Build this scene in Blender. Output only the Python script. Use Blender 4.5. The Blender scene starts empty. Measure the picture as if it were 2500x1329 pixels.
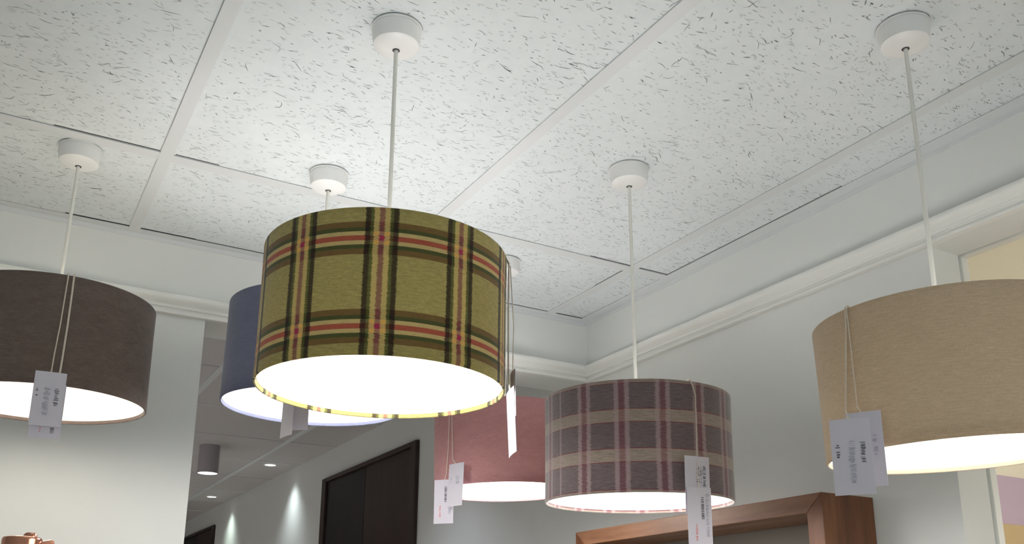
import bpy, bmesh, math, random
from math import sin, cos, pi, radians, sqrt, atan2, hypot
from mathutils import Vector, Matrix
SC = bpy.context.scene
COL = SC.collection
random.seed(7)

# ------------------------------------------------------------------ camera
S = 0.952          # metres per survey unit (camera to ceiling = 1 unit)
EYE = 1.55         # camera height above the floor
YAW, PIT, ROL = 0.52162339, 0.26698006, 0.00466107
fwd = Vector((sin(YAW) * cos(PIT), cos(YAW) * cos(PIT), sin(PIT)))
right = Vector((cos(YAW), -sin(YAW), 0))
up = right.cross(fwd)
r2 = cos(ROL) * right + sin(ROL) * up
u2 = -sin(ROL) * right + cos(ROL) * up
cam_d = bpy.data.cameras.new('camera')
cam = bpy.data.objects.new('camera', cam_d)
COL.objects.link(cam)
cam.matrix_world = Matrix(((r2.x, u2.x, -fwd.x, 0), (r2.y, u2.y, -fwd.y, 0), (r2.z, u2.z, -fwd.z, EYE), (0, 0, 0, 1)))
cam_d.sensor_width = 36
cam_d.lens = 2269.58 / 2500 * 36
cam_d.shift_y = 273.0 / 2500
cam_d.clip_start = 0.02
SC.camera = cam

# ------------------------------------------------------------------ world, daylight, exposure
world = bpy.data.worlds.new('world')
SC.world = world
world.use_nodes = True
world.node_tree.nodes['Background'].inputs[0].default_value = (0.86, 0.95, 1.0, 1)
world.node_tree.nodes['Background'].inputs[1].default_value = 2.2
SC.view_settings.view_transform = 'Standard'
SC.view_settings.look = 'None'
SC.view_settings.exposure = 0.0
SC.view_settings.gamma = 1.0
SC.view_settings.use_curve_mapping = False
BULB_W = 4.4
BULB_COL = (0.985, 0.97, 0.97)


def portal(name, loc, rot, sx, sy):
    l = bpy.data.lights.new(name, 'AREA')
    l.shape = 'RECTANGLE'; l.size = sx; l.size_y = sy
    l.cycles.is_portal = True
    o = bpy.data.objects.new(name, l); COL.objects.link(o)
    o.location = loc; o.rotation_euler = rot
    return o


def P(x, y, z):
    """survey units -> world metres"""
    return Vector((x * S, y * S, z * S + EYE))


XR, YF = 1.655 * S, 2.39 * S
CEIL = EYE + S
RAILB = EYE + 0.7945 * S
XL, YB = -2.3, -2.6
YEND = 12.2 * S
portal('added_window_portal', (-0.3, YB - 0.02, 1.35), (radians(90), 0, 0), 3.0, 1.9)  # sampling portal for the window added behind the camera


# ------------------------------------------------------------------ material helpers
def srgb(r, g, b):
    def f(c):
        c /= 255
        return c / 12.92 if c <= 0.04045 else ((c + 0.055) / 1.055) ** 2.4
    return (f(r), f(g), f(b), 1)


class NT:
    def __init__(self, name):
        self.m = bpy.data.materials.new(name); self.m.use_nodes = True
        self.t = self.m.node_tree; self.b = self.t.nodes['Principled BSDF']

    def n(self, typ, **kw):
        x = self.t.nodes.new(typ)
        for k, v in kw.items():
            setattr(x, k, v)
        return x

    def put(self, sock, v):
        if isinstance(v, bpy.types.NodeSocket):
            self.t.links.new(v, sock)
        elif v is not None:
            sock.default_value = v

    def math(self, op, a, b=None, c=None, clamp=False):
        x = self.n('ShaderNodeMath', operation=op, use_clamp=clamp)
        for i, v in enumerate((a, b, c)):
            if v is not None: self.put(x.inputs[i], v)
        return x.outputs[0]

    def mix(self, f, a, b, blend='MIX'):
        x = self.n('ShaderNodeMix', data_type='RGBA', blend_type=blend)
        self.put(x.inputs[0], f); self.put(x.inputs[6], a); self.put(x.inputs[7], b)
        return x.outputs[2]

    def noise(self, vec, scale, detail=2.0, rough=0.5):
        x = self.n('ShaderNodeTexNoise'); self.put(x.inputs['Vector'], vec)
        x.inputs['Scale'].default_value = scale; x.inputs['Detail'].default_value = detail
        x.inputs['Roughness'].default_value = rough
        return x.outputs['Fac']

    def mapping(self, vec, scale=(1, 1, 1), rot=(0, 0, 0)):
        x = self.n('ShaderNodeMapping'); self.put(x.inputs['Vector'], vec)
        x.inputs['Scale'].default_value = scale; x.inputs['Rotation'].default_value = rot
        return x.outputs[0]

    def bump(self, h, strength=0.3, dist=0.001):
        x = self.n('ShaderNodeBump'); self.put(x.inputs['Height'], h)
        x.inputs['Strength'].default_value = strength; x.inputs['Distance'].default_value = dist
        self.t.links.new(x.outputs[0], self.b.inputs['Normal'])

    def set(self, **kw):
        for k, v in kw.items():
            self.put(self.b.inputs[k.replace('_', ' ')], v)
        return self


def plain(name, col, rough=0.6, metal=0.0, vary=0.03, scale=12.0, bump=0.0, emis=None, estr=0.0, spec=None):
    N = NT(name)
    g = N.n('ShaderNodeNewGeometry')
    f = N.noise(g.outputs['Position'], scale, 3)
    dark = tuple(c * (1 - vary) for c in col[:3]) + (1,)
    lite = tuple(min(1, c * (1 + vary)) for c in col[:3]) + (1,)
    N.set(Base_Color=N.mix(f, dark, lite), Roughness=rough, Metallic=metal)
    if bump: N.bump(N.noise(g.outputs['Position'], scale * 30, 2), bump, 0.0006)
    if spec is not None: N.set(Specular_IOR_Level=spec)
    if emis: N.set(Emission_Color=emis, Emission_Strength=estr)
    return N.m


M = {}
M['wall'] = plain('wall_paint', srgb(222, 224, 221), 0.62, vary=0.012, scale=3, bump=0.12)
M['rail'] = plain('gloss_white_paint', srgb(232, 233, 228), 0.38, vary=0.01)
M['bar'] = plain('ceiling_bar_enamel', srgb(214, 217, 218), 0.45, vary=0.01)
M['plenum'] = plain('void_board_and_joint_shade', srgb(30, 30, 30), 0.9)
M['corr_tile'] = plain('smooth_ceiling_tile', srgb(196, 192, 190), 0.7, vary=0.01)
M['corr_wall'] = plain('corridor_paint', srgb(205, 205, 202), 0.6, vary=0.012, scale=3)
M['plastic'] = plain('white_plastic', srgb(232, 232, 230), 0.32, vary=0.006)
M['cable'] = plain('white_cable_sheath', srgb(226, 225, 218), 0.4, vary=0.02)
M['hole'] = plain('dark_rubber_grommet', srgb(70, 70, 70), 0.6)
def lining_mat():
    N = NT('white_shade_lining'); N.set(Base_Color=srgb(250, 248, 243), Roughness=0.6)
    tr = N.n('ShaderNodeBsdfTranslucent'); tr.inputs[0].default_value = (0.9, 0.86, 0.78, 1)
    ms = N.n('ShaderNodeMixShader'); ms.inputs[0].default_value = 0.10
    N.t.links.new(N.b.outputs[0], ms.inputs[1]); N.t.links.new(tr.outputs[0], ms.inputs[2])
    N.t.links.new(ms.outputs[0], N.t.nodes['Material Output'].inputs[0])
    return N.m


M['lining'] = lining_mat()
M['card'] = plain('white_tag_card', srgb(216, 211, 220), 0.55, vary=0.01, scale=40)
M['print'] = plain('black_print', srgb(92, 90, 98), 0.7)
M['greyprint'] = plain('pale_grey_print', srgb(176, 173, 186), 0.7)
M['redprint'] = plain('red_print', srgb(226, 128, 128), 0.7)
M['string'] = plain('cream_cotton_string', srgb(224, 212, 194), 0.8, vary=0.1, scale=300)
M['string_pale'] = plain('white_ribbon', srgb(232, 226, 214), 0.6, vary=0.05, scale=200)
M['dark_wood'] = None
M['steel'] = plain('zinc_plated_steel', srgb(190, 190, 188), 0.3, 1.0)
M['cream'] = plain('cream_paint', srgb(232, 228, 213), 0.65, vary=0.01, scale=3)
M['lilac'] = plain('lilac_paint', srgb(186, 168, 190), 0.7, vary=0.02)
M['tan'] = plain('tan_paint', srgb(190, 168, 130), 0.7, vary=0.04, scale=2)
M['carpet'] = plain('pale_grey_floor', srgb(196, 190, 180), 0.6, vary=0.05, scale=8)
M['backing'] = plain('grey_backing_board', srgb(140, 134, 126), 0.6, vary=0.03)
M['copper'] = plain('polished_copper', (0.78, 0.36, 0.24, 1), 0.16, 1.0, vary=0.04)
M['alu'] = plain('brushed_aluminium', srgb(205, 202, 205), 0.45, 0.3)


def wood(name, dark, mid, lite, rough=0.45, axis='Y'):
    N = NT(name)
    tc = N.n('ShaderNodeTexCoord').outputs['Object']
    sc = {'Y': (14, 1.4, 14), 'Z': (14, 14, 1.4), 'X': (1.4, 14, 14)}[axis]
    v = N.mapping(tc, sc)
    a = N.noise(v, 2.2, 5, 0.6)
    fine = N.noise(N.mapping(tc, tuple(6 * q for q in sc)), 3.0, 3, 0.6)
    ramp = N.n('ShaderNodeValToRGB'); N.put(ramp.inputs[0], a)
    e = ramp.color_ramp.elements
    e[0].position = 0.3; e[0].color = dark; e[1].position = 0.72; e[1].color = lite
    k = ramp.color_ramp.elements.new(0.5); k.color = mid
    c = N.mix(N.math('MULTIPLY', fine, 0.35), ramp.outputs[0], dark)
    N.set(Base_Color=c, Roughness=rough)
    N.bump(fine, 0.15, 0.0006)
    return N.m


M['oak_y'] = wood('oak_along_the_rail', srgb(116, 79, 56), srgb(148, 107, 79), srgb(174, 133, 102), axis='Y')
M['oak_z_shaded'] = wood('shaded_oak_upright', srgb(88, 53, 33), srgb(114, 71, 44), srgb(140, 94, 62), axis='Z')  # same oak as the rail, darkened to carry the shade of the side face
M['dark_wood'] = wood('dark_walnut_stain', srgb(32, 16, 13), srgb(46, 25, 20), srgb(60, 34, 27), 0.4, 'Z')
M['dark_leaf'] = wood('dark_mahogany_leaf', srgb(34, 16, 12), srgb(46, 24, 18), srgb(58, 32, 25), 0.45, 'Z')


M['black_recess'] = wood('dark_recess_shade', srgb(16, 9, 9), srgb(24, 14, 13), srgb(30, 18, 16), 0.5, 'Z')  # near-black colour stands for the shade in the open door recess
M['cyl'] = plain('satin_grey_housing', srgb(168, 162, 166), 0.5)


def uvsplit(N):
    uv = N.n('ShaderNodeUVMap', uv_map='UVMap').outputs[0]
    s = N.n('ShaderNodeSeparateXYZ'); N.put(s.inputs[0], uv)
    return uv, s.outputs[0], s.outputs[1]


def fabric_finish(N, col, uv, sheen=0.35, warp=0.5, transl=0.22):
    # woven threads: fine light/dark slubs along u and v (uv in metres)
    w = N.noise(N.mapping(uv, (70, 900, 1)), 1.0, 4, 0.7)
    e = N.noise(N.mapping(uv, (900, 160, 1)), 1.0, 3, 0.6)
    t = N.math('ADD', N.math('MULTIPLY', w, 0.65), N.math('MULTIPLY', e, 0.35))
    f = N.math('MULTIPLY_ADD', N.math('SUBTRACT', t, 0.5), 2.4 * warp, 1.0)
    g = N.n('ShaderNodeCombineColor')
    for i in range(3): N.put(g.inputs[i], f)
    c = N.mix(1.0, col, g.outputs[0], 'MULTIPLY')
    N.set(Base_Color=c, Roughness=0.9, Specular_IOR_Level=0.15, Sheen_Weight=sheen, Sheen_Roughness=0.45)
    N.bump(t, 0.35, 0.0008)
    if transl:
        tr = N.n('ShaderNodeBsdfTranslucent'); N.put(tr.inputs[0], c)
        ms = N.n('ShaderNodeMixShader'); ms.inputs[0].default_value = transl
        N.t.links.new(N.b.outputs[0], ms.inputs[1]); N.t.links.new(tr.outputs[0], ms.inputs[2])
        N.t.links.new(ms.outputs[0], N.t.nodes['Material Output'].inputs[0])
    return N.m


def linen(name, a, b, warp=0.5, sheen=0.3, slub=0.5):
    N = NT(name)
    uv, u, v = uvsplit(N)
    s = N.noise(N.mapping(uv, (22, 700, 1)), 1.0, 3, 0.75)
    blot = N.noise(N.mapping(uv, (30, 60, 1)), 1.0, 4, 0.7)
    f = N.math('MULTIPLY_ADD', N.math('SUBTRACT', N.math('ADD', N.math('MULTIPLY', s, slub), N.math('MULTIPLY', blot, 1 - slub)), 0.5), 2.2, 0.5, clamp=True)
    return fabric_finish(N, N.mix(f, a, b), uv, sheen, warp)


def band(N, x, lo, hi, soft=0.0):
    """1 between lo and hi, else 0"""
    if soft:
        a = N.math('MULTIPLY_ADD', N.math('SUBTRACT', x, lo), 1 / soft, 0.5, clamp=True)
        b = N.math('MULTIPLY_ADD', N.math('SUBTRACT', hi, x), 1 / soft, 0.5, clamp=True)
        return N.math('MULTIPLY', a, b)
    return N.math('MULTIPLY', N.math('GREATER_THAN', x, lo), N.math('LESS_THAN', x, hi))


R_SH, H_SH = 0.1795, 0.2015
DEG = pi / 180 * R_SH      # metres of cloth per degree


def green_tartan():
    N = NT('green_wool_tartan')
    uv, u, v = uvsplit(N)
    jit = N.noise(N.mapping(uv, (8, 1000, 1)), 1.0, 2, 0.7)
    ju = N.math('MULTIPLY_ADD', N.math('SUBTRACT', jit, 0.5), 2.4, N.math('DIVIDE', u, DEG))   # degrees, ragged edge
    m = N.math('ABSOLUTE', N.math('SUBTRACT', N.math('MODULO', N.math('ADD', ju, 360 - 29.6 + 18), 36.0), 18.0))
    olive1, olive2 = srgb(190, 176, 112), srgb(160, 148, 92)
    blot = N.noise(N.mapping(uv, (90, 420, 1)), 1.0, 3, 0.7)
    base = N.mix(N.math('MULTIPLY_ADD', N.math('SUBTRACT', blot, 0.5), 2.5, 0.5, clamp=True), olive2, olive1)
    # weft bands (v measured from the top, as a fraction)
    fv = N.math('DIVIDE', v, H_SH)
    g = N.math('MODULO', N.math('ADD', fv, 0.08 + 0.595), 0.595)
    d = N.math('ABSOLUTE', N.math('SUBTRACT', g, 0.2975))
    s = 0.004
    c = base
    for lo, hi, col, al in ((0.0725, 0.113, srgb(112, 82, 48), 0.85), (0.044, 0.0735, srgb(66, 76, 42), 0.9),
                            (0.0165, 0.045, srgb(206, 184, 126), 0.92), (-1, 0.0175, srgb(176, 84, 70), 0.92)):
        c = N.mix(N.math('MULTIPLY', band(N, d, lo, hi, s), al), c, col)
    # warp stripes, woven over the wefts
    tw = N.math('GREATER_THAN', N.noise(N.mapping(uv, (1500, 1500, 1)), 1.0, 1), 0.42)
    k = N.math('MULTIPLY_ADD', tw, 0.22, 0.70)
    for lo, hi, col, al in ((4.7, 7.0, srgb(42, 32, 30), 1.0), (3.3, 4.8, srgb(70, 82, 38), 0.85),
                            (1.1, 3.4, srgb(218, 194, 122), 0.8), (-1, 1.15, srgb(142, 70, 84), 0.72)):
        c = N.mix(N.math('MULTIPLY', N.math('MULTIPLY', band(N, m, lo, hi, 0.35), al), k), c, col)
    # where red crosses plum the wool reads magenta, where tan crosses tan it reads gold
    x1 = N.math('MULTIPLY', band(N, m, -1, 1.15, 0.4), band(N, d, -1, 0.018, s))
    c = N.mix(N.math('MULTIPLY', x1, 0.7), c, srgb(176, 46, 90))
    x2 = N.math('MULTIPLY', band(N, m, 1.1, 3.4, 0.4), band(N, d, 0.0175, 0.045, s))
    c = N.mix(N.math('MULTIPLY', x2, 0.7), c, srgb(232, 178, 92))
    return fabric_finish(N, c, uv, 0.35, 0.5)


def plum_plaid():
    N = NT('plum_grey_wool_plaid')
    uv, u, v = uvsplit(N)
    jit = N.noise(N.mapping(uv, (8, 900, 1)), 1.0, 2, 0.7)
    ju = N.math('MULTIPLY_ADD', N.math('SUBTRACT', jit, 0.5), 4.0, N.math('DIVIDE', u, DEG))
    m = N.math('ABSOLUTE', N.math('SUBTRACT', N.math('MODULO', N.math('ADD', ju, 360 * 3 - 5.3 + 11.65), 23.3), 11.65))
    streak = N.noise(N.mapping(uv, (40, 900, 1)), 1.0, 3, 0.7)
    sf = N.math('MULTIPLY_ADD', N.math('SUBTRACT', streak, 0.5), 2.5, 0.5, clamp=True)
    base = N.mix(sf, srgb(96, 84, 86), srgb(132, 118, 118))
    lite = N.mix(sf, srgb(134, 122, 112), srgb(178, 163, 150))
    fv = N.math('DIVIDE', v, H_SH)
    c = base
    for lo, hi in ((-1, 0.035), (0.27, 0.382), (0.619, 0.733), (0.978, 2)):
        c = N.mix(band(N, fv, lo, hi, 0.003), c, lite)
    for p in (0.036, 0.268, 0.384, 0.617, 0.735, 0.976):
        c = N.mix(N.math('MULTIPLY', band(N, fv, p - 0.0035, p + 0.0035, 0.003), 0.7), c, srgb(128, 46, 54))
    tw = N.math('GREATER_THAN', N.noise(N.mapping(uv, (1300, 1300, 1)), 1.0, 1), 0.45)
    k = N.math('MULTIPLY_ADD', tw, 0.35, 0.38)
    c = N.mix(N.math('MULTIPLY', band(N, m, 1.7, 4.3, 0.5), k), c, srgb(178, 156, 156))
    c = N.mix(N.math('MULTIPLY', band(N, m, -1, 1.75, 0.7), N.math('MULTIPLY_ADD', tw, 0.25, 0.30)), c, srgb(128, 66, 80))
    return fabric_finish(N, c, uv, 0.9, 0.6)


M['green'] = green_tartan()
M['plum'] = plum_plaid()
M['brown'] = linen('dark_brown_linen', srgb(104, 90, 84), srgb(128, 114, 106), 0.7, 0.25)
M['blue'] = linen('navy_blue_linen', srgb(112, 116, 138), srgb(130, 134, 158), 0.4, 0.3)
M['pink'] = linen('dusty_pink_linen', srgb(182, 134, 136), srgb(206, 158, 158), 0.35, 0.25)
M['beige'] = linen('sand_beige_linen', srgb(202, 180, 150), srgb(222, 202, 174), 0.45, 0.5, 0.85)
_N = NT('lit_bulb_glass'); _N.set(Base_Color=(1, 1, 1, 1), Emission_Color=(1, 0.93, 0.8, 1), Emission_Strength=5.0)
M['bulb'] = _N.m
_N = NT('lit_downlight_lens'); _N.set(Base_Color=(1, 1, 1, 1), Emission_Color=(0.98, 1, 0.97, 1), Emission_Strength=4.0)
M['lens'] = _N.m

# window glass: thin clear pane
_N = NT('clear_window_glass')
_tr = _N.n('ShaderNodeBsdfTransparent'); _gl = _N.n('ShaderNodeBsdfGlossy'); _gl.inputs['Roughness'].default_value = 0.02
_fr = _N.n('ShaderNodeFresnel'); _fr.inputs[0].default_value = 1.35
_mx = _N.n('ShaderNodeMixShader')
_N.t.links.new(_fr.outputs[0], _mx.inputs[0]); _N.t.links.new(_tr.outputs[0], _mx.inputs[1]); _N.t.links.new(_gl.outputs[0], _mx.inputs[2])
_N.t.links.new(_mx.outputs[0], _N.t.nodes['Material Output'].inputs[0])
M['glass'] = _N.m


# ceiling tile: off-white mineral board with faint pinholes (the fissures are cut as shapes in the same mesh)
def tile_mat():
    N = NT('mineral_ceiling_tile')
    p = N.n('ShaderNodeNewGeometry').outputs['Position']
    vo = N.n('ShaderNodeTexVoronoi'); vo.inputs['Scale'].default_value = 95
    N.put(vo.inputs['Vector'], N.mapping(p, (0.6, 1, 1)))
    pit = N.math('LESS_THAN', vo.outputs['Distance'], 0.17)
    fl = N.noise(p, 40, 3, 0.6)
    c = N.mix(N.math('MULTIPLY', pit, 0.30), N.mix(fl, srgb(215, 221, 223), srgb(226, 231, 232)), srgb(150, 152, 152))
    N.set(Base_Color=c, Roughness=0.9, Specular_IOR_Level=0.1)
    N.bump(N.noise(p, 260, 2), 0.25, 0.0008)
    return N.m


M['tile'] = tile_mat()
M['fiss1'] = plain('fissure_grey', srgb(140, 145, 145), 0.95)
M['fiss2'] = plain('fissure_pale_grey', srgb(190, 195, 195), 0.95)


# ------------------------------------------------------------------ mesh helpers
def tag(o, label=None, cat=None, group=None, kind=None):
    if label: o['label'] = label
    if cat: o['category'] = cat
    if group: o['group'] = group
    if kind: o['kind'] = kind
    return o


def new_obj(name, verts, faces, mat, parent=None, smooth=False, mats=None, fm=None):
    me = bpy.data.meshes.new(name)
    me.from_pydata([tuple(v) for v in verts], [], faces)
    for m in (mats or [mat]): me.materials.append(m)
    if fm: me.polygons.foreach_set('material_index', fm)
    if smooth: me.polygons.foreach_set('use_smooth', [True] * len(me.polygons))
    me.update()
    o = bpy.data.objects.new(name, me)
    COL.objects.link(o)
    if parent: o.parent = parent
    return o


def empty(name, loc=(0, 0, 0)):
    o = bpy.data.objects.new(name, None); COL.objects.link(o); o.location = loc
    o.empty_display_size = 0.05
    return o


class MB:
    def __init__(self): self.v = []; self.f = []

    def box(self, a, b):
        x0, y0, z0 = (min(a[i], b[i]) for i in range(3)); x1, y1, z1 = (max(a[i], b[i]) for i in range(3))
        n = len(self.v)
        self.v += [(x0, y0, z0), (x1, y0, z0), (x1, y1, z0), (x0, y1, z0), (x0, y0, z1), (x1, y0, z1), (x1, y1, z1), (x0, y1, z1)]
        self.f += [tuple(n + i for i in q) for q in ((3, 2, 1, 0), (4, 5, 6, 7), (0, 1, 5, 4), (1, 2, 6, 5), (2, 3, 7, 6), (3, 0, 4, 7))]
        return self

    def lathe(self, prof, seg=64, c=(0, 0, 0), close=False):
        """prof: list of (r, z)"""
        n = len(self.v); k = len(prof)
        for i in range(seg):
            a = 2 * pi * i / seg
            for r, z in prof: self.v.append((c[0] + r * cos(a), c[1] + r * sin(a), c[2] + z))
        for i in range(seg):
            j = (i + 1) % seg
            for q in range(k if close else k - 1):
                w = (q + 1) % k
                self.f.append((n + i * k + q, n + j * k + q, n + j * k + w, n + i * k + w))
        return self

    def tube(self, pts, r, seg=10, flat=1.0):
        pts = [Vector(p) for p in pts]; n = len(self.v); rings = []
        prev = None
        for i, p in enumerate(pts):
            t = (pts[min(i + 1, len(pts) - 1)] - pts[max(i - 1, 0)]).normalized()
            if prev is None:
                a = Vector((0, 0, 1)) if abs(t.z) < 0.9 else Vector((1, 0, 0))
                u = t.cross(a).normalized()
            else:
                u = (prev - t * prev.dot(t)).normalized()
            prev = u; w = t.cross(u)
            rr = r[i] if isinstance(r, (list, tuple)) else r
            for k in range(seg):
                a = 2 * pi * k / seg
                self.v.append(tuple(p + u * rr * cos(a) + w * rr * flat * sin(a)))
        for i in range(len(pts) - 1):
            for k in range(seg):
                k2 = (k + 1) % seg
                self.f.append((n + i * seg + k, n + i * seg + k2, n + (i + 1) * seg + k2, n + (i + 1) * seg + k))
        self.f.append(tuple(n + k for k in range(seg))[::-1])
        self.f.append(tuple(n + (len(pts) - 1) * seg + k for k in range(seg)))
        return self

    def build(self, name, mat, parent=None, smooth=False, bevel=0.0, angle=40):
        o = new_obj(name, self.v, self.f, mat, parent, smooth)
        if bevel:
            b = o.modifiers.new('bevel', 'BEVEL'); b.width = bevel; b.segments = 2; b.limit_method = 'ANGLE'
        if smooth:
            e = o.modifiers.new('es', 'EDGE_SPLIT'); e.split_angle = radians(angle)
        return o


def structure(o): return tag(o, kind='structure')


# ------------------------------------------------------------------ room shell
structure(MB().box((XL - 0.1, YB - 0.1, -0.1), (6.0, YEND + 0.1, 0)).build('floor', M['carpet']))
T = 0.0975  # wall thickness to the reveal back
# right wall: one plane from the room on into the corridor, with the wide opening near the camera
oy0, oy1 = -0.55 * S, 1.127 * S
X1, X2, X3 = 1.748 * S, 1.760 * S, 1.782 * S
g = 0.008
b = MB()
b.box((XR, oy1, 0), (X1, YEND, CEIL + 0.1)).box((XR, YB, 0), (X1, oy0, CEIL + 0.1)).box((XR, oy0, RAILB), (X1, oy1, CEIL + 0.1))
b.box((X1, oy1 + g, 0), (X2, YEND, CEIL + 0.1)).box((X1, YB, 0), (X2, oy0 - g, CEIL + 0.1)).box((X1, oy0 - g, RAILB + g), (X2, oy1 + g, CEIL + 0.1))
structure(b.build('wall_right', M['wall']))
# lining strip round the opening, past the shadow groove
b = MB()
b.box((X2, oy1, 0), (X3, oy1 + 0.07, RAILB + 0.07)).box((X2, oy0 - 0.07, 0), (X3, oy0, RAILB + 0.07)).box((X2, oy0, RAILB), (X3, oy1, RAILB + 0.07))
structure(b.build('trim_1', M['rail'], bevel=0.002))
# far wall: solid on the left, a shallow beam over the way into the corridor on the right
xe, yb2 = 0.450 * S, 2.529 * S
b = MB()
b.box((XL, YF, 0), (xe, yb2, CEIL + 0.1)).box((xe, YF, RAILB), (XR, yb2, CEIL + 0.1))
structure(b.build('wall_far', M['wall']))
structure(MB().box((XL - 0.1, YB, 0), (XL, YEND, CEIL + 0.1)).build('wall_left', M['wall']))
structure(MB().box((XL, YEND, 0), (XR, YEND + 0.1, CEIL + 0.1)).build('wall_corridor_end', M['corr_wall']))
# wall behind the camera, with an unseen window added to let daylight in
b = MB()
wx0, wx1, wz0, wz1 = -1.8, 1.2, 0.4, 2.3
b.box((XL, YB - 0.1, 0), (wx0, YB, CEIL + 0.1)).box((wx1, YB - 0.1, 0), (XR + 0.2, YB, CEIL + 0.1))
b.box((wx0, YB - 0.1, 0), (wx1, YB, wz0)).box((wx0, YB - 0.1, wz1), (wx1, YB, CEIL + 0.1))
structure(b.build('wall_behind', M['wall']))
b = MB()
for x in (wx0, -0.3 - 0.03, wx1 - 0.06): b.box((x, YB - 0.08, wz0), (x + 0.06, YB - 0.02, wz1))
b.box((wx0, YB - 0.08, wz0), (wx1, YB - 0.02, wz0 + 0.06)).box((wx0, YB - 0.08, wz1 - 0.06), (wx1, YB - 0.02, wz1))
wn = structure(b.build('added_window_1', M['rail'], bevel=0.003))
MB().box((wx0, YB - 0.052, wz0), (wx1, YB - 0.048, wz1)).build('added_window_pane', M['glass'], wn)

# next room seen through the opening
b = MB()
b.box((X3, 2.5 * S, 0), (5.6, 2.5 * S + 0.1, CEIL)).box((5.5, YB, 0), (5.6, 2.5 * S, CEIL)).box((X3, YB - 0.1, 0), (5.6, YB, CEIL))
b.box((X3 - 0.02, YB - 0.1, CEIL), (5.6, 2.5 * S + 0.1, CEIL + 0.1))
b.box((X2, oy1 + 0.07, 0), (X3, 2.5 * S, CEIL)).box((X2, YB, 0), (X3, oy0 - 0.07, CEIL)).box((X2, oy0 - 0.07, RAILB + 0.07), (X3, oy1 + 0.07, CEIL))
structure(b.build('wall_next_room', M['cream']))


# moulding (picture rail) run along both walls: profile (distance from wall, height above lower edge)
PROF = [(0, 0), (0.007, 0), (0.0105, 0.002), (0.0115, 0.006), (0.0095, 0.0105), (0.0075, 0.012), (0.0075, 0.0155), (0.0125, 0.0165),
        (0.0135, 0.019), (0.0135, 0.0225), (0.0155, 0.025), (0.021, 0.029), (0.0255, 0.035), (0.027, 0.041), (0.025, 0.047), (0.019, 0.0495),
        (0.010, 0.0505), (0, 0.0505)]
# far-wall run, mitred into the right-wall run
v, f = [], []
for (d, z) in PROF:
    v += [(XL, YF - d, RAILB + z), (XR - d, YF - d, RAILB + z), (XR - d, YB, RAILB + z)]
for i in range(len(PROF) - 1):
    a = 3 * i; c = 3 * (i + 1)
    f += [(a, a + 1, c + 1, c), (a + 1, a + 2, c + 2, c + 1)]
o = structure(new_obj('trim_2', v, f, M['rail'], smooth=True))
e = o.modifiers.new('es', 'EDGE_SPLIT'); e.split_angle = radians(38)

# ------------------------------------------------------------------ suspended ceiling of the shop
lines_x = [-2.27, -1.64, -1.01, -0.379, 0.251, 0.894, 1.501]
lines_y = [-1.835, -0.575, 0.685, 1.945]
BW = 0.0135 * S * 1.0   # half width of a bar
b = MB()
b.box((XL, YB, CEIL + 0.004), (XR, YF, CEIL + 0.02))
tiles_v, tiles_f, tiles_m = [], [], []
edges_x = [XL / S - 0.02] + lines_x + [1.655]
edges_y = [YB / S] + lines_y + [2.39]
GAPZ = CEIL + 0.0022


def quad(pts, m):
    n = len(tiles_v); tiles_v.extend(pts); tiles_f.append(tuple(range(n, n + len(pts)))); tiles_m.append(m)


rt = random.Random(3)
for i in range(len(edges_x) - 1):
    for j in range(len(edges_y) - 1):
        x0 = edges_x[i] * S; x1 = edges_x[i + 1] * S; y0 = edges_y[j] * S; y1 = edges_y[j + 1] * S
        if x1 - x0 < 0.02: continue
        z = GAPZ
        quad([(x0, y0, z), (x0, y1, z), (x1, y1, z), (x1, y0, z)], 0)


def worm(x, y, L, w, ang, mi):
    k = max(2, int(L / 0.0035)); pts = []; a = ang
    px, py = x, y
    curv = rt.gauss(0, 0.05)
    for q in range(k + 1):
        pts.append((px, py)); px += cos(a) * L / k; py += sin(a) * L / k
        if rt.random() < 0.35: curv = rt.gauss(0, 0.38)
        a += curv; a = ang + (a - ang) * 0.72
    L_, R_ = [], []
    for q, (qx, qy) in enumerate(pts):
        t = q / k
        ww = w * 0.5 * (sin(pi * min(max(t, 0.04), 0.96)) ** 0.6) * rt.uniform(0.75, 1.2)
        q0, q1 = pts[max(q - 1, 0)], pts[min(q + 1, k)]
        dx, dy = q1[0] - q0[0], q1[1] - q0[1]; n = hypot(dx, dy) or 1
        L_.append((qx - dy / n * ww, qy + dx / n * ww, GAPZ - 0.0003)); R_.append((qx + dy / n * ww, qy - dx / n * ww, GAPZ - 0.0003))
    n = len(tiles_v); tiles_v.extend(L_ + R_)
    for q in range(k):
        tiles_f.append((n + q, n + q + 1, n + k + 1 + q + 1, n + k + 1 + q)); tiles_m.append(mi)


area = (XR + 1.3) * (YF + 0.2)
for _ in range(int(area * 3000)):
    x = rt.uniform(-1.3, XR - 0.03); y = rt.uniform(-0.2, YF - 0.04)
    bad = any(abs(x - lx * S) < 0.02 for lx in lines_x) or any(abs(y - ly * S) < 0.02 for ly in lines_y)
    if bad: continue
    r = rt.random()
    ang = rt.gauss(0.08, 0.30)
    if rt.random() < 0.12: ang = rt.uniform(-pi / 2, pi / 2)
    if r < 0.06: L, w, mi = rt.uniform(0.018, 0.034), rt.uniform(0.0010, 0.0019), 1
    elif r < 0.28: L, w, mi = rt.uniform(0.007, 0.015), rt.uniform(0.0011, 0.0021), 1
    elif r < 0.42: L, w, mi = rt.uniform(0.004, 0.007), rt.uniform(0.0016, 0.003), 1
    else: L, w, mi = rt.uniform(0.005, 0.015), rt.uniform(0.0014, 0.003), 2
    worm(x, y, L, w, ang, mi)
ceiling = structure(new_obj('ceiling', tiles_v, tiles_f, None, mats=[M['tile'], M['fiss1'], M['fiss2']], fm=tiles_m))
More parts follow.
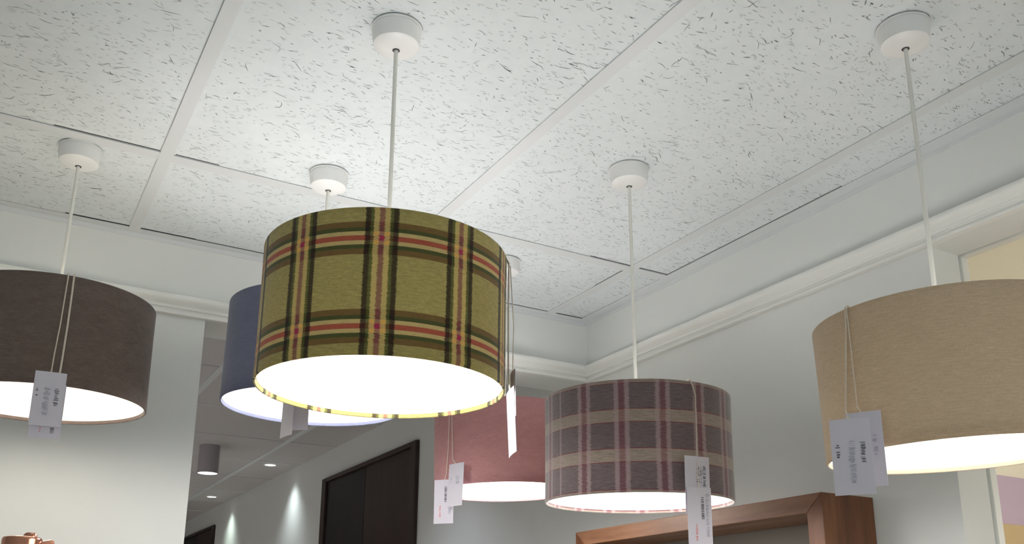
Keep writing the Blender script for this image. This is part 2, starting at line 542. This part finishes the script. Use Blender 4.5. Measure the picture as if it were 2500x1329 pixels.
structure(MB().box((XL - 0.1, YB - 0.1, CEIL + 0.1), (6, YEND + 0.1, CEIL + 0.15)).build('ceiling_void', M['plenum']))
for lx in lines_x:
    MB().box((lx * S - BW, YB, CEIL - 0.0005), (lx * S + BW, YF, CEIL + 0.0012)).build('ceiling_bar', M['bar'], ceiling)
for ly in lines_y:
    MB().box((XL, ly * S - BW * 1.25, CEIL - 0.0004), (XR, ly * S + BW * 1.25, CEIL + 0.0010)).build('ceiling_bar', M['bar'], ceiling)
# wall angle round the edge
MB().box((XL, YF - 0.026, CEIL - 0.0002), (XR, YF, CEIL + 0.0012)).box((XL, YF - 0.0018, CEIL - 0.012), (XR, YF, CEIL)).build('wall_angle', M['bar'], ceiling)
MB().box((XR - 0.036, YB, CEIL - 0.0003), (XR, YF, CEIL + 0.0012)).box((XR - 0.0018, YB, CEIL - 0.010), (XR, YF, CEIL)).build('wall_angle', M['bar'], ceiling)
# open joints where a tile has lifted off its bar: dark strips stand for the shade inside
sl = MB()
Zs = CEIL + 0.0013


def shade_strip(x0, y0, x1, y1, w=0.0022):
    if abs(x1 - x0) > abs(y1 - y0): sl.box((x0 * S, y0 * S - w, GAPZ - 0.0006), (x1 * S, y0 * S, GAPZ + 0.0004))
    else: sl.box((x0 * S - w, y0 * S, GAPZ - 0.0006), (x0 * S, y1 * S, GAPZ + 0.0004))


shade_strip(0.09, 2.362, 0.40, 2.362, 0.0042); shade_strip(0.40, 2.362, 0.62, 2.362, 0.002)
shade_strip(1.30, 2.362, 1.485, 2.362, 0.002); shade_strip(1.52, 2.362, 1.62, 2.362, 0.003)
shade_strip(0.03, 1.926, 0.236, 1.926, 0.0022); shade_strip(0.268, 1.926, 0.36, 1.926, 0.0018)
shade_strip(1.35, 1.926, 1.485, 1.926, 0.0018); shade_strip(1.517, 1.926, 1.615, 1.926, 0.002)
shade_strip(1.616, 1.30, 1.616, 1.95, 0.0012); shade_strip(1.487, 1.95, 1.487, 2.1, 0.001)
sl.build('joint_shade_strip', M['plenum'], ceiling)

# ------------------------------------------------------------------ corridor beyond the beam
cc = structure(MB().box((XL, yb2, CEIL + 0.001), (XR, YEND, CEIL + 0.02)).build('ceiling_corridor', M['corr_tile']))
for lx in (-1.15, -0.52, 0.112, 0.745, 1.38):
    MB().box((lx * S - 0.012, yb2, CEIL - 0.003), (lx * S + 0.012, YEND, CEIL + 0.001)).build('ceiling_bar', M['bar'], cc)
for k in range(14):
    y = (2.91 + 0.63 * k) * S
    MB().box((XL, y - 0.006, CEIL - 0.0022), (XR, y + 0.006, CEIL + 0.001)).build('ceiling_bar', M['alu'] if k % 2 else M['bar'], cc)


def dark_door(n, y0, y1, ztop):
    z1 = EYE + ztop * S
    cw, pr, ct = 0.060, 0.018, 0.022
    b = MB()
    b.box((XR - pr, y0, 0), (XR, y0 + cw, z1)).box((XR - pr, y1 - cw, 0), (XR, y1, z1)).box((XR - pr, y0 + cw, z1 - ct), (XR, y1 - cw, z1))
    d = structure(b.build('door_%d' % n, M['dark_wood'], bevel=0.003))
    ym = (y0 + y1) / 2
    for a, c in ((y0 + cw, ym - 0.002), (ym + 0.002, y1 - cw)):
        lf = MB().box((XR - 0.006, a, 0.01), (XR - 0.0005, c, z1 - ct))
        lf.build('door_half', M['dark_leaf'] if a < ym - 0.01 else M['black_recess'], d, bevel=0.002)  # far half coloured as the unlit recess


dark_door(1, 3.694 * S, 4.955 * S, 0.842)
dark_door(2, 7.566 * S, 8.83 * S, 0.852)


def spot(name, loc, rot, watts, size, blend, col, rad=0.02):
    l = bpy.data.lights.new(name, 'SPOT'); l.energy = watts; l.spot_size = radians(size); l.spot_blend = blend
    l.color = col; l.shadow_soft_size = rad
    o = bpy.data.objects.new(name, l); COL.objects.link(o); o.location = loc; o.rotation_euler = rot
    return o


# recessed wall washers
for i, (px, py, lab) in enumerate(((1.495, 5.516, 'round recessed downlight in the corridor ceiling, nearer of the two'),
                                   (1.4955, 7.056, 'round recessed downlight in the corridor ceiling, farther of the two'))):
    c = P(px, py, 1.0)
    t = tag(empty('downlight', c), lab, 'ceiling light', 'recessed downlights in the corridor')
    MB().lathe([(0.030, -0.001), (0.0315, -0.004), (0.036, -0.005), (0.040, -0.003), (0.040, 0.0)], 40).build('bezel', M['plastic'], t, True)
    v = [(0, 0, -0.002)] + [(0.030 * cos(2 * pi * k / 40), 0.030 * sin(2 * pi * k / 40), -0.002) for k in range(40)]
    new_obj('lens', v, [(0, 1 + (k + 1) % 40, 1 + k) for k in range(40)], M['lens'], t)
    spot('downlight_beam', c + Vector((0.03, 0, -0.012)), (0, radians(-6), 0), 10.0, 100, 1.0, (0.84, 1.0, 0.90) if py > 6 else (0.88, 0.98, 1.0), 0.045)
# unseen downlights added as fill, over the floor behind and left of the camera and down the corridor
for (px, py, w, lab) in ((-0.9, -1.0, 16, 'added fill downlight near the added window, left of the camera'), (0.9, -1.2, 16, 'added fill downlight near the added window, right of the camera'),
                         (-1.4, 3.6, 190, 'added fill downlight just behind the solid part of the far wall'), (-0.9, 5.6, 190, 'added fill downlight halfway down the hidden side of the corridor'),
                         (-0.6, 7.8, 190, 'added fill downlight at the distant hidden end of the corridor'), (1.22, 3.25, 14, 'added fill downlight behind the beam, hidden by the pink and green shades')):
    c = P(px, py, 1.0)
    t = tag(empty('downlight', c), lab, 'ceiling light', 'added fill downlights out of view')
    MB().lathe([(0.030, -0.001), (0.0315, -0.004), (0.036, -0.005), (0.040, -0.003), (0.040, 0.0)], 40).build('bezel', M['plastic'], t, True)
    v = [(0, 0, -0.002)] + [(0.030 * cos(2 * pi * k / 40), 0.030 * sin(2 * pi * k / 40), -0.002) for k in range(40)]
    new_obj('lens', v, [(0, 1 + (k + 1) % 40, 1 + k) for k in range(40)], M['lens'], t)
    spot('added_downlight_beam', c + Vector((0, 0, -0.012)), (0, 0, 0), w, 100, 0.8, (0.93, 0.97, 1.0) if py < 3 else ((0.93, 0.94, 1.0) if px < 1 else (0.82, 0.86, 1.0)), 0.03)
# surface cylinder light
c = P(1.05, 5.11, 1.0); hz = 0.154 * S
t = tag(empty('cylinder_light', c), 'white surface-mounted cylinder light on the corridor ceiling', 'ceiling light')
MB().lathe([(0.046, -hz + 0.004), (0.050, -hz), (0.052, -hz + 0.002), (0.052, 0)], 48).build('housing', M['cyl'], t, True)
v = [(0, 0, -hz + 0.002)] + [(0.048 * cos(2 * pi * k / 40), 0.048 * sin(2 * pi * k / 40), -hz + 0.002) for k in range(40)]
new_obj('lens', v, [(0, 1 + (k + 1) % 40, 1 + k) for k in range(40)], M['lens'], t)
spot('cylinder_light_beam', c + Vector((0, 0, -hz - 0.01)), (0, 0, 0), 14.0, 90, 0.6, (1, 0.98, 0.95), 0.03)


# ------------------------------------------------------------------ pendant lamps
def frame_of(C, tx, ty):
    ax = Vector((tx, ty, 1)).normalized()
    u0 = ax.cross(Vector((0, 1, 0))).normalized(); v0 = ax.cross(u0)
    return ax, u0, v0


def shade_mesh(name, mat, parent, r, h, seg=160, rows=4):
    """drum of cloth: outer skin with a rolled edge top and bottom, uv in metres"""
    t = 0.0016; lip = 0.0026
    prof = []
    # inside top lip -> over the top -> outside -> under the bottom -> inside lip
    def arc(cz, sgn, n=6):
        out = []
        for i in range(n + 1):
            a = pi * i / n
            out.append((r - lip * 0.5 + 0.0 - cos(a) * lip * 0.75 * 1.0, cz + sgn * sin(a) * lip * 0.75))
        return out
    top = [(r - lip * 1.3, -0.007)] + [(r - lip * 0.55 - cos(pi * i / 6) * lip * 0.75, -lip * 0.8 + sin(pi * i / 6) * lip * 0.8) for i in range(7)]
    side = [(r, -h * q / rows) for q in range(1, rows)]
    bot = [(r - lip * 0.55 + cos(pi * i / 6) * lip * 0.75, -h + lip * 0.8 - sin(pi * i / 6) * lip * 0.8) for i in range(7)] + [(r - lip * 1.3, -h + 0.004), (r - lip * 1.3, -h + 0.014)]
    prof = top + side + bot
    k = len(prof); v, f, uv = [], [], []
    for i in range(seg + 1):
        a = 2 * pi * i / seg
        for (pr, pz) in prof: v.append((pr * cos(a), pr * sin(a), pz))
    vv = [-z for (_, z) in prof]
    vv = [(-0.004 + 0.0 * z) if i == 0 else z for i, z in enumerate(vv)]
    for i in range(seg):
        for q in range(k - 1):
            a = i * k + q; c = (i + 1) * k + q
            f.append((a, a + 1, c + 1, c))
            u0_, u1_ = 2 * pi * i / seg * R_SH, 2 * pi * (i + 1) / seg * R_SH
            s = H_SH / h
            uv += [(u0_, vv[q] * s), (u0_, vv[q + 1] * s), (u1_, vv[q + 1] * s), (u1_, vv[q] * s)]
    o = new_obj(name, v, f, mat, parent, True)
    l = o.data.uv_layers.new(name='UVMap')
    for i, w in enumerate(uv): l.data[i].uv = w
    return o


ROSE = [(0, 0), (0.0412, 0), (0.0414, -0.0025), (0.0392, -0.0032), (0.0388, -0.0058), (0.0402, -0.0062), (0.0392, -0.014), (0.0374, -0.0285),
        (0.0370, -0.0312), (0.0345, -0.0330), (0.0250, -0.0362), (0.0130, -0.0385), (0.0062, -0.0392), (0.0058, -0.0375), (0.0028, -0.0375)]


def pendant(kind, mat, rose_xy, C, tx, ty, r, h, label, bulb=1.0, col=BULB_COL):
    root = tag(empty('pendant_lamp', (rose_xy[0] * S, rose_xy[1] * S, CEIL)), label, 'pendant lamp', 'drum pendant lamps hanging from the shop ceiling')
    R0 = Vector(root.location)
    rz = MB().lathe(ROSE, 72).build('ceiling_rose', M['plastic'], root, True, angle=35)
    MB().lathe([(0.0026, -0.0370), (0.0060, -0.0372), (0.0061, -0.0396), (0.0048, -0.0402), (0.0026, -0.0400)], 24).build('cord_grip', M['hole'], rz, True)
    Cw = P(*C); r *= S; h *= S
    ax, u0, v0 = frame_of(C, tx, ty)
    ax, u0, v0 = frame_of(None, tx, ty)
    hold = Cw - R0 - ax * 0.045      # lamp holder below the rim plane
    top = Vector((0, 0, -0.038))
    n = 14; pts = []
    for i in range(n + 1):
        t_ = i / n
        p = top.lerp(hold + ax * 0.02, t_)
        pts.append(p)
    MB().tube(pts, 0.0034, 14).build('cord', M['cable'], root, True)
    sh = shade_mesh('lamp_shade', mat, root, r, h)
    sh.matrix_basis = Matrix.Translation(Cw - R0) @ Matrix((u0, v0, ax)).transposed().to_4x4()
    MB().lathe([(r - 0.0041, -h + 0.0068), (r - 0.0041, -0.004)], 160).build('lining', M['lining'], sh, True, angle=60)
    # spider: ring round the holder, three arms, rim wire
    b = MB()
    ringz = -0.030
    b.lathe([(0.0195 + 0.0016 * cos(a * pi / 4), ringz + 0.0016 * sin(a * pi / 4)) for a in range(8)], 40, close=True)
    for k in range(3):
        a = k * 2 * pi / 3 + 0.5
        b.tube([(0.0205 * cos(a), 0.0205 * sin(a), ringz), ((r - 0.02) * cos(a), (r - 0.02) * sin(a), ringz + 0.003), ((r - 0.0045) * cos(a), (r - 0.0045) * sin(a), -0.010)], 0.0013, 8)
    b.build('spider', M['steel'], sh, True)
    lh = MB().lathe([(0.0032, 0.004), (0.008, 0.002), (0.0125, -0.008), (0.0165, -0.016), (0.0175, -0.034), (0.0210, -0.0345), (0.0210, -0.040), (0.0172, -0.041), (0.0172, -0.062), (0.013, -0.063)], 32).build('lamp_holder', M['plastic'], sh, True)
    gb = MB().lathe([(0.0130, -0.055), (0.0135, -0.066), (0.0165, -0.076), (0.0250, -0.090), (0.0295, -0.106), (0.0285, -0.120), (0.0215, -0.132), (0.0110, -0.138), (0.0002, -0.1395)], 32).build('bulb', M['bulb'], sh, True, angle=180)
    gb.visible_shadow = True
    l = bpy.data.lights.new('bulb_light', 'POINT'); l.energy = BULB_W * bulb; l.color = col; l.shadow_soft_size = 0.07
    lo = bpy.data.objects.new('bulb_light', l); COL.objects.link(lo)
    lo.location = Cw - ax * 0.155
    return root


SHD = {
    'green': ((0.5100, 1.2864), (0.5104, 1.2862, 0.5775), 0.004, -0.004, 0.1888, 0.2150),
    'brown': ((0.0880, 2.0000), (0.0845, 2.0000, 0.6498), -0.010, -0.012, 0.1885, 0.2114),
    'blue': ((0.5818, 1.8382), (0.5790, 1.8390, 0.6720), 0.010, -0.018, 0.1840, 0.2110),
    'pink': ((1.1665, 2.0745), (1.1685, 2.0735, 0.5719), -0.022, 0.002, 0.1830, 0.2108),
    'plum': ((1.1475, 1.4830), (1.1483, 1.4823, 0.4729), -0.0088, -0.0232, 0.1882, 0.2126),
    'beige': ((1.2487, 0.8495), (1.2477, 0.8504, 0.4756), -0.044, -0.0046, 0.1863, 0.2116),
}
LAB = {
    'green': 'pendant lamp with an olive green tartan drum shade, hanging in the middle of the photo',
    'brown': 'pendant lamp with a dark brown linen drum shade at the left edge',
    'blue': 'pendant lamp with a navy blue drum shade, half hidden behind the green tartan shade',
    'pink': 'pendant lamp with a dusty pink drum shade, partly behind the plum plaid shade',
    'plum': 'pendant lamp with a plum and grey plaid drum shade above the oak box frame',
    'beige': 'pendant lamp with a sand beige linen drum shade by the right-hand opening',
}
POW = {'green': 1.05, 'brown': 0.5, 'blue': 1.1, 'pink': 1.15, 'plum': 0.95, 'beige': 0.66}
for k in SHD: pendant(k, M[k], *SHD[k], LAB[k], POW[k], (1.0, 0.91, 0.77) if k == 'brown' else BULB_COL)


# ------------------------------------------------------------------ price tags and their strings
def near_pt(k, udeg, vfrac, off=0.004):
    """a point just off the cloth of shade k, udeg round it, vfrac down it"""
    (_, C, tx, ty, r, h) = SHD[k]
    ax, u0, v0 = frame_of(C, tx, ty); a = radians(udeg)
    return P(*C) + (u0 * cos(a) + v0 * sin(a)) * (r * S + off) - ax * (vfrac * h * S)


def price_tag(label, T, az, lat, w, marks, side=0, slope=0.0, curl=0.0):
    T = Vector(T); lat = Vector(lat); L = lat.length
    X = Vector((cos(radians(az)), sin(radians(az)), slope)).normalized()
    D = lat.normalized(); D = (D - X * D.dot(X)).normalized(); Nn = X.cross(-D).normalized()   # faces the viewer
    root = tag(empty('price_tag', T), label, 'price tag', 'white price tags hanging from the pendant lamps')
    rot = Matrix((X, -D, Nn)).transposed().to_4x4()
    th = 0.0005
    # card, gently curled, with a punched hole drawn as a real octagonal opening
    nx, ny = 8, 12; v, f = [], []
    def bend(x, y): return curl * ((y / L) ** 2) * L + 0.0012 * sin(pi * (x / w + 0.5))
    for zz in (0, -th):
        for j in range(ny + 1):
            for i in range(nx + 1):
                x = -w / 2 + w * i / nx; y = L * j / ny
                v.append((x, -y, bend(x, y) + zz))
    n1 = (nx + 1) * (ny + 1)
    hole = {(nx // 2 - 1, 0), (nx // 2, 0)} if False else set()
    for j in range(ny):
        for i in range(nx):
            a = j * (nx + 1) + i
            f.append((a, a + nx + 1, a + nx + 2, a + 1)); f.append((n1 + a, n1 + a + 1, n1 + a + nx + 2, n1 + a + nx + 1))
    for i in range(nx):
        f.append((i, i + 1, n1 + i + 1, n1 + i)); a = ny * (nx + 1) + i; f.append((a + 1, a, n1 + a, n1 + a + 1))
    for j in range(ny):
        a = j * (nx + 1); c = a + nx + 1; f.append((c, a, n1 + a, n1 + c)); a += nx; c += nx; f.append((a, c, n1 + c, n1 + a))
    cd = new_obj('card', v, f, M['card'], root); cd.matrix_basis = rot
    # printing: little strokes stacked down the card (the lines of print run down it)
    rr = random.Random(hash(label) % 1000 if False else len(label) * 13 + int(az))
    for (mat, nm, x0, x1, y0, y1, pitch, fill) in marks:
        vv, ff = [], []
        y = y0
        while y < y1:
            hgt = pitch * rr.uniform(0.35, 0.8)
            if rr.random() < fill:
                if nm == 'barcode': xa, xb = x0, x1
                else:
                    xa = x0 + (x1 - x0) * rr.uniform(0, 0.35); xb = x1 - (x1 - x0) * rr.uniform(0, 0.35)
                n = len(vv)
                for (px, py) in ((xa, y), (xa, y + hgt), (xb, y + hgt), (xb, y)):
                    q = (px * w, py * L)
                    vv.append((q[0], -q[1], bend(q[0], q[1]) + 0.0004))
                ff.append((n, n + 1, n + 2, n + 3))
            y += pitch
        if ff:
            o = new_obj(nm, vv, ff, M[mat], cd)
    return root


def string(root, pts, r, mat='string', flat=0.6):
    R0 = Vector(root.location)
    MB().tube([Vector(p) - R0 for p in pts], r, 8, flat).build('string', M[mat], root, True)


def over_rim(k, u, pts, off=0.003):
    """path that starts inside the top rim, goes over it and down the outside through (u, v) pairs"""
    out = [near_pt(k, u, 0.10, -0.008), near_pt(k, u, 0.0, -0.006), near_pt(k, u, -0.018, -0.001), near_pt(k, u, 0.0, off)]
    return out + [near_pt(k, a, b, off) for a, b in pts]


FRONT = [('print', 'printed_line', 0.14, 0.34, 0.30, 0.62, 0.016, 0.75), ('greyprint', 'printed_block', -0.18, 0.06, 0.30, 0.80, 0.014, 0.8),
         ('print', 'printed_line', -0.42, -0.32, 0.32, 0.46, 0.03, 0.7)]
BACK = [('print', 'barcode', 0.05, 0.17, 0.16, 0.52, 0.028, 0.9), ('greyprint', 'printed_line', 0.22, 0.40, 0.10, 0.80, 0.016, 0.85),
        ('redprint', 'red_printed_line', -0.22, -0.12, 0.60, 0.86, 0.02, 0.9)]
FAINT = [('greyprint', 'printed_block', 0.0, 0.3, 0.28, 0.5, 0.02, 0.7), ('greyprint', 'printed_line', -0.35, -0.25, 0.3, 0.45, 0.03, 0.6)]

t = price_tag('front one of the two white price tags on the brown shade', (0.0787, 1.705, 1.9818), 357, (0.0, 0, -0.0939), 0.0485, FRONT)
string(t, over_rim('brown', 91.3, [(91.0, 0.15), (90.4, 0.45), (89.3, 0.75), (89.0, 0.90)]) + [Vector((0.0785, 1.7045, 1.9775))], 0.0017)
t = price_tag('rear one of the two white price tags on the brown shade', (0.0808, 1.7115, 1.963), 357, (0.0, 0, -0.0947), 0.048,
              [('print', 'barcode', 0.16, 0.28, 0.80, 0.90, 0.022, 0.95), ('redprint', 'red_printed_line', -0.2, -0.1, 0.80, 0.90, 0.02, 0.95)])
string(t, over_rim('brown', 94.2, [(94.2, 0.15), (94.0, 0.45), (93.5, 0.75), (93.2, 0.88)]) + [Vector((0.0815, 1.7118, 1.958))], 0.0017)
t = price_tag('mauve-shaded price tag hanging from the navy blue shade, below the green shade', (0.4641, 1.5703, 1.9902), 322, (0.0062, -0.0044, -0.0904), 0.046, [('print', 'printed_line', -0.32, -0.24, 0.42, 0.85, 0.02, 0.7)])
string(t, over_rim('blue', 54, [(54, 0.3), (54, 0.6), (54, 0.9)]) + [Vector((0.4645, 1.5702, 1.987))], 0.0011)
t = price_tag('price tag seen nearly edge on beside the other tag of the navy blue shade', (0.4425, 1.5426, 1.981), 278, (-0.0022, 0.0006, -0.1008), 0.046, [])
string(t, over_rim('blue', 58, [(58, 0.3), (58, 0.6), (58, 0.88)]) + [Vector((0.4425, 1.5426, 1.978))], 0.0011)
t = price_tag('upper right one of the two price tags hanging from the pink shade', (0.9428, 1.8941, 1.937), 286, (-0.0057, 0.0028, -0.0991), 0.050, FAINT)
string(t, over_rim('pink', 16.0, [(16, 0.2), (16.6, 0.5), (17.2, 0.70)]) + [Vector((0.9426, 1.8945, 1.933))], 0.0012)
t = price_tag('lower left one of the two price tags hanging from the pink shade, with a barcode', (0.9309, 1.9344, 1.9036), 311, (0.003, -0.0015, -0.1013), 0.048, BACK)
string(t, over_rim('pink', 13.5, [(13, 0.2), (11.5, 0.6), (9.5, 0.85)]) + [Vector((0.9309, 1.9343, 1.900))], 0.0012)
t = price_tag('upper one of the two printed price tags hanging from the plum plaid shade', (1.0688, 1.216, 1.8549), 354, (-0.0041, 0.0036, -0.1005), 0.0505,
              [('print', 'printed_line', 0.18, 0.36, 0.16, 0.52, 0.016, 0.9), ('print', 'printed_line', -0.06, 0.10, 0.18, 0.45, 0.017, 0.75), ('print', 'printed_line', 0.1, 0.17, 0.18, 0.45, 0.014, 0.7)])
string(t, over_rim('plum', 84.0, [(85.6, 0.05), (87.0, 0.12), (87.0, 0.4), (86.7, 0.66)]) + [Vector((1.0688, 1.2155, 1.845))], 0.0018, flat=0.45)
t = price_tag('lower one of the two price tags on the plum plaid shade, with a barcode', (1.0646, 1.2098, 1.8002), 355, (-0.0018, 0.0016, -0.1072), 0.0495, BACK)
string(t, [Vector((1.0688, 1.2148, 1.8475)), Vector((1.066, 1.2125, 1.820)), Vector((1.0646, 1.2092, 1.797))], 0.0009)
t = price_tag('front left one of the two price tags hanging from the beige shade', (0.9641, 0.8006, 1.8263), 305, (0.0002, -0.0002, -0.0992), 0.0495,
              [('print', 'printed_line', 0.20, 0.36, 0.32, 0.58, 0.018, 0.9), ('print', 'printed_line', -0.40, -0.26, 0.34, 0.52, 0.03, 0.8), ('greyprint', 'printed_block', -0.1, 0.1, 0.30, 0.85, 0.014, 0.8)], slope=0.0)
string(t, over_rim('beige', -5.3, [(-6, 0.12), (-9, 0.4), (-12.4, 0.70)]) + [Vector((0.9650, 0.8010, 1.8225))], 0.0015)
t = price_tag('rear right one of the two price tags hanging from the beige shade', (1.0012, 0.8082, 1.8414), 296, (0.0019, -0.0024, -0.1001), 0.046,
              [('print', 'printed_line', -0.05, 0.1, 0.32, 0.42, 0.025, 0.8), ('greyprint', 'printed_line', 0.2, 0.35, 0.32, 0.6, 0.018, 0.8)])
string(t, over_rim('beige', -4.6, [(-4.6, 0.2), (-5.0, 0.45), (-5.2, 0.70)]) + [Vector((1.0012, 0.8085, 1.838))], 0.0010)
t = price_tag('white price tag hanging nearly edge on at the right of the green tartan shade', (0.6177, 1.0803, 1.8812), 252, (0.0037, -0.0021, -0.0907), 0.050, [])
string(t, [near_pt('green', 146, 0.1, -0.008), near_pt('green', 146, -0.01, -0.002), near_pt('green', 147, 0.04, 0.004), near_pt('green', 147, 0.4, 0.004), near_pt('green', 146.5, 0.85, 0.005), Vector((0.6177, 1.0803, 1.877))], 0.0022, 'string_pale', 0.4)
t = price_tag('short mauve price tag behind the edge-on tag of the green tartan shade', (0.6500, 1.1290, 1.925), 252, (0.0012, -0.0007, -0.070), 0.034, [])
string(t, [near_pt('green', 150, 0.1, -0.008), near_pt('green', 150, -0.01, -0.002), near_pt('green', 150, 0.05, 0.006), near_pt('green', 152, 0.5, 0.012), Vector((0.6500, 1.1290, 1.920))], 0.0014, 'string_pale')

# ------------------------------------------------------------------ oak box frame on the right wall
zt, zb = EYE + 0.2925 * S, 0.55
y0, y1, xf = 1.330 * S, 2.2368 * S, 1.498 * S
rw = 0.039 * S
bf = tag(empty('box_frame', (XR, (y0 + y1) / 2, zb)), 'deep mitred oak box frame fixed to the right wall, below the plum plaid shade', 'frame')
O = Vector(bf.location)


def mitre(name, corners_in, corners_out, mat):
    """board between an outer edge and an inner edge (y, z), from the front plane back to the wall"""
    v = []
    for x in (xf, XR - 0.001):
        for (yy, zz) in (corners_out[0], corners_out[1], corners_in[1], corners_in[0]): v.append(Vector((x, yy, zz)) - O)
    f = [(0, 1, 2, 3), (7, 6, 5, 4), (0, 4, 5, 1), (1, 5, 6, 2), (2, 6, 7, 3), (3, 7, 4, 0)]
    o = new_obj(name, v, f, mat, bf)
    m = o.modifiers.new('bevel', 'BEVEL'); m.width = 0.0015; m.segments = 2
    return o


mitre('top_rail', [(y1 - rw * 1.2, zt - rw), (y0 + rw * 1.1, zt - rw)], [(y1, zt), (y0, zt)], M['oak_y'])
mitre('bottom_rail', [(y0 + rw * 1.1, zb + rw), (y1 - rw * 1.2, zb + rw)], [(y0, zb), (y1, zb)], M['oak_y'])
mitre('upright', [(y0 + rw * 1.1, zt - rw), (y0 + rw * 1.1, zb + rw)], [(y0, zt), (y0, zb)], M['oak_z_shaded'])
mitre('upright', [(y1 - rw * 1.2, zb + rw), (y1 - rw * 1.2, zt - rw)], [(y1, zb), (y1, zt)], M['oak_z_shaded'])
o = MB().box((XR - 0.006, y0 + rw, zb + rw), (XR - 0.001, y1 - rw, zt - rw)).build('back_board', M['backing'], bf); o.location = -O

# ------------------------------------------------------------------ next room: lilac canvas above a tan headboard-like panel
yw = 2.5 * S
zk = lambda z25: EYE + z25 * 2.5 * S
o = MB().box((3.4 * S, yw - 0.03, zk(0.1955)), (5.6 * S, yw, zk(0.2838))).build('wall_canvas', M['lilac'], bevel=0.002)
tag(o, 'lilac rectangular wall panel in the cream room through the right-hand opening', 'wall panel')
o = MB().box((3.4 * S, yw - 0.05, 0.8), (5.6 * S, yw, zk(0.1955))).build('tan_wall_panel', M['tan'], bevel=0.002)
tag(o, 'tan wall panel directly below the lilac one in the cream room', 'wall panel')
l = bpy.data.lights.new('next_room_fill', 'POINT'); l.energy = 50; l.color = (1, 0.95, 0.87); l.shadow_soft_size = 0.12  # unseen point light added to brighten the next room, no fixture
lo = bpy.data.objects.new('next_room_fill', l); COL.objects.link(lo); lo.location = (3.6, 0.6, 1.9)

# ------------------------------------------------------------------ copper floor lamp, only its top in view
cx, cy = 0.0620, 1.4985
fl = tag(empty('floor_lamp', (cx, cy, 0)), 'polished copper floor lamp, only its knobbed top showing at the lower left corner', 'floor lamp')
zt_ = 1.6845
MB().lathe([(0.0001, 0.028), (0.13, 0.026), (0.14, 0.02), (0.14, 0)], 64).build('base', M['copper'], fl, True)
MB().lathe([(0.008, 0.028), (0.008, 1.55)], 24).build('pole', M['copper'], fl, True)
MB().lathe([(0.0262, zt_ - 0.13), (0.0262, zt_ - 0.004), (0.0250, zt_ - 0.001), (0.0225, zt_), (0.0001, zt_)], 64).build('lamp_holder', M['copper'], fl, True, angle=50)
k_ = MB().lathe([(0.0001, 0.0085), (0.006, 0.008), (0.009, 0.005), (0.0095, 0)], 24).build('finial', M['copper'], fl, True); k_.location = (0.010, 0.012, zt_)
k_ = MB().lathe([(0.0001, 0.020), (0.009, 0.019), (0.0115, 0.015), (0.0115, 0.0)], 32).build('knob', M['copper'], fl, True)
k_.location = (0.024, -0.002, zt_ - 0.016); k_.rotation_euler = (0, radians(78), radians(-8))
MB().lathe([(0.030, 1.45), (0.055, 1.38), (0.10, 1.30), (0.14, 1.22), (0.138, 1.22), (0.098, 1.30), (0.053, 1.38), (0.028, 1.45)], 64).build('lamp_shade', M['copper'], fl, True)
MB().lathe([(0.0001, 1.30), (0.02, 1.31), (0.028, 1.33), (0.02, 1.36), (0.012, 1.40)], 24).build('bulb', M['bulb'], fl, True)
l = bpy.data.lights.new('floor_lamp_light', 'POINT'); l.energy = 1; l.color = (1, 0.86, 0.66); l.shadow_soft_size = 0.03
lo = bpy.data.objects.new('floor_lamp_light', l); COL.objects.link(lo); lo.location = (cx, cy, 1.26)
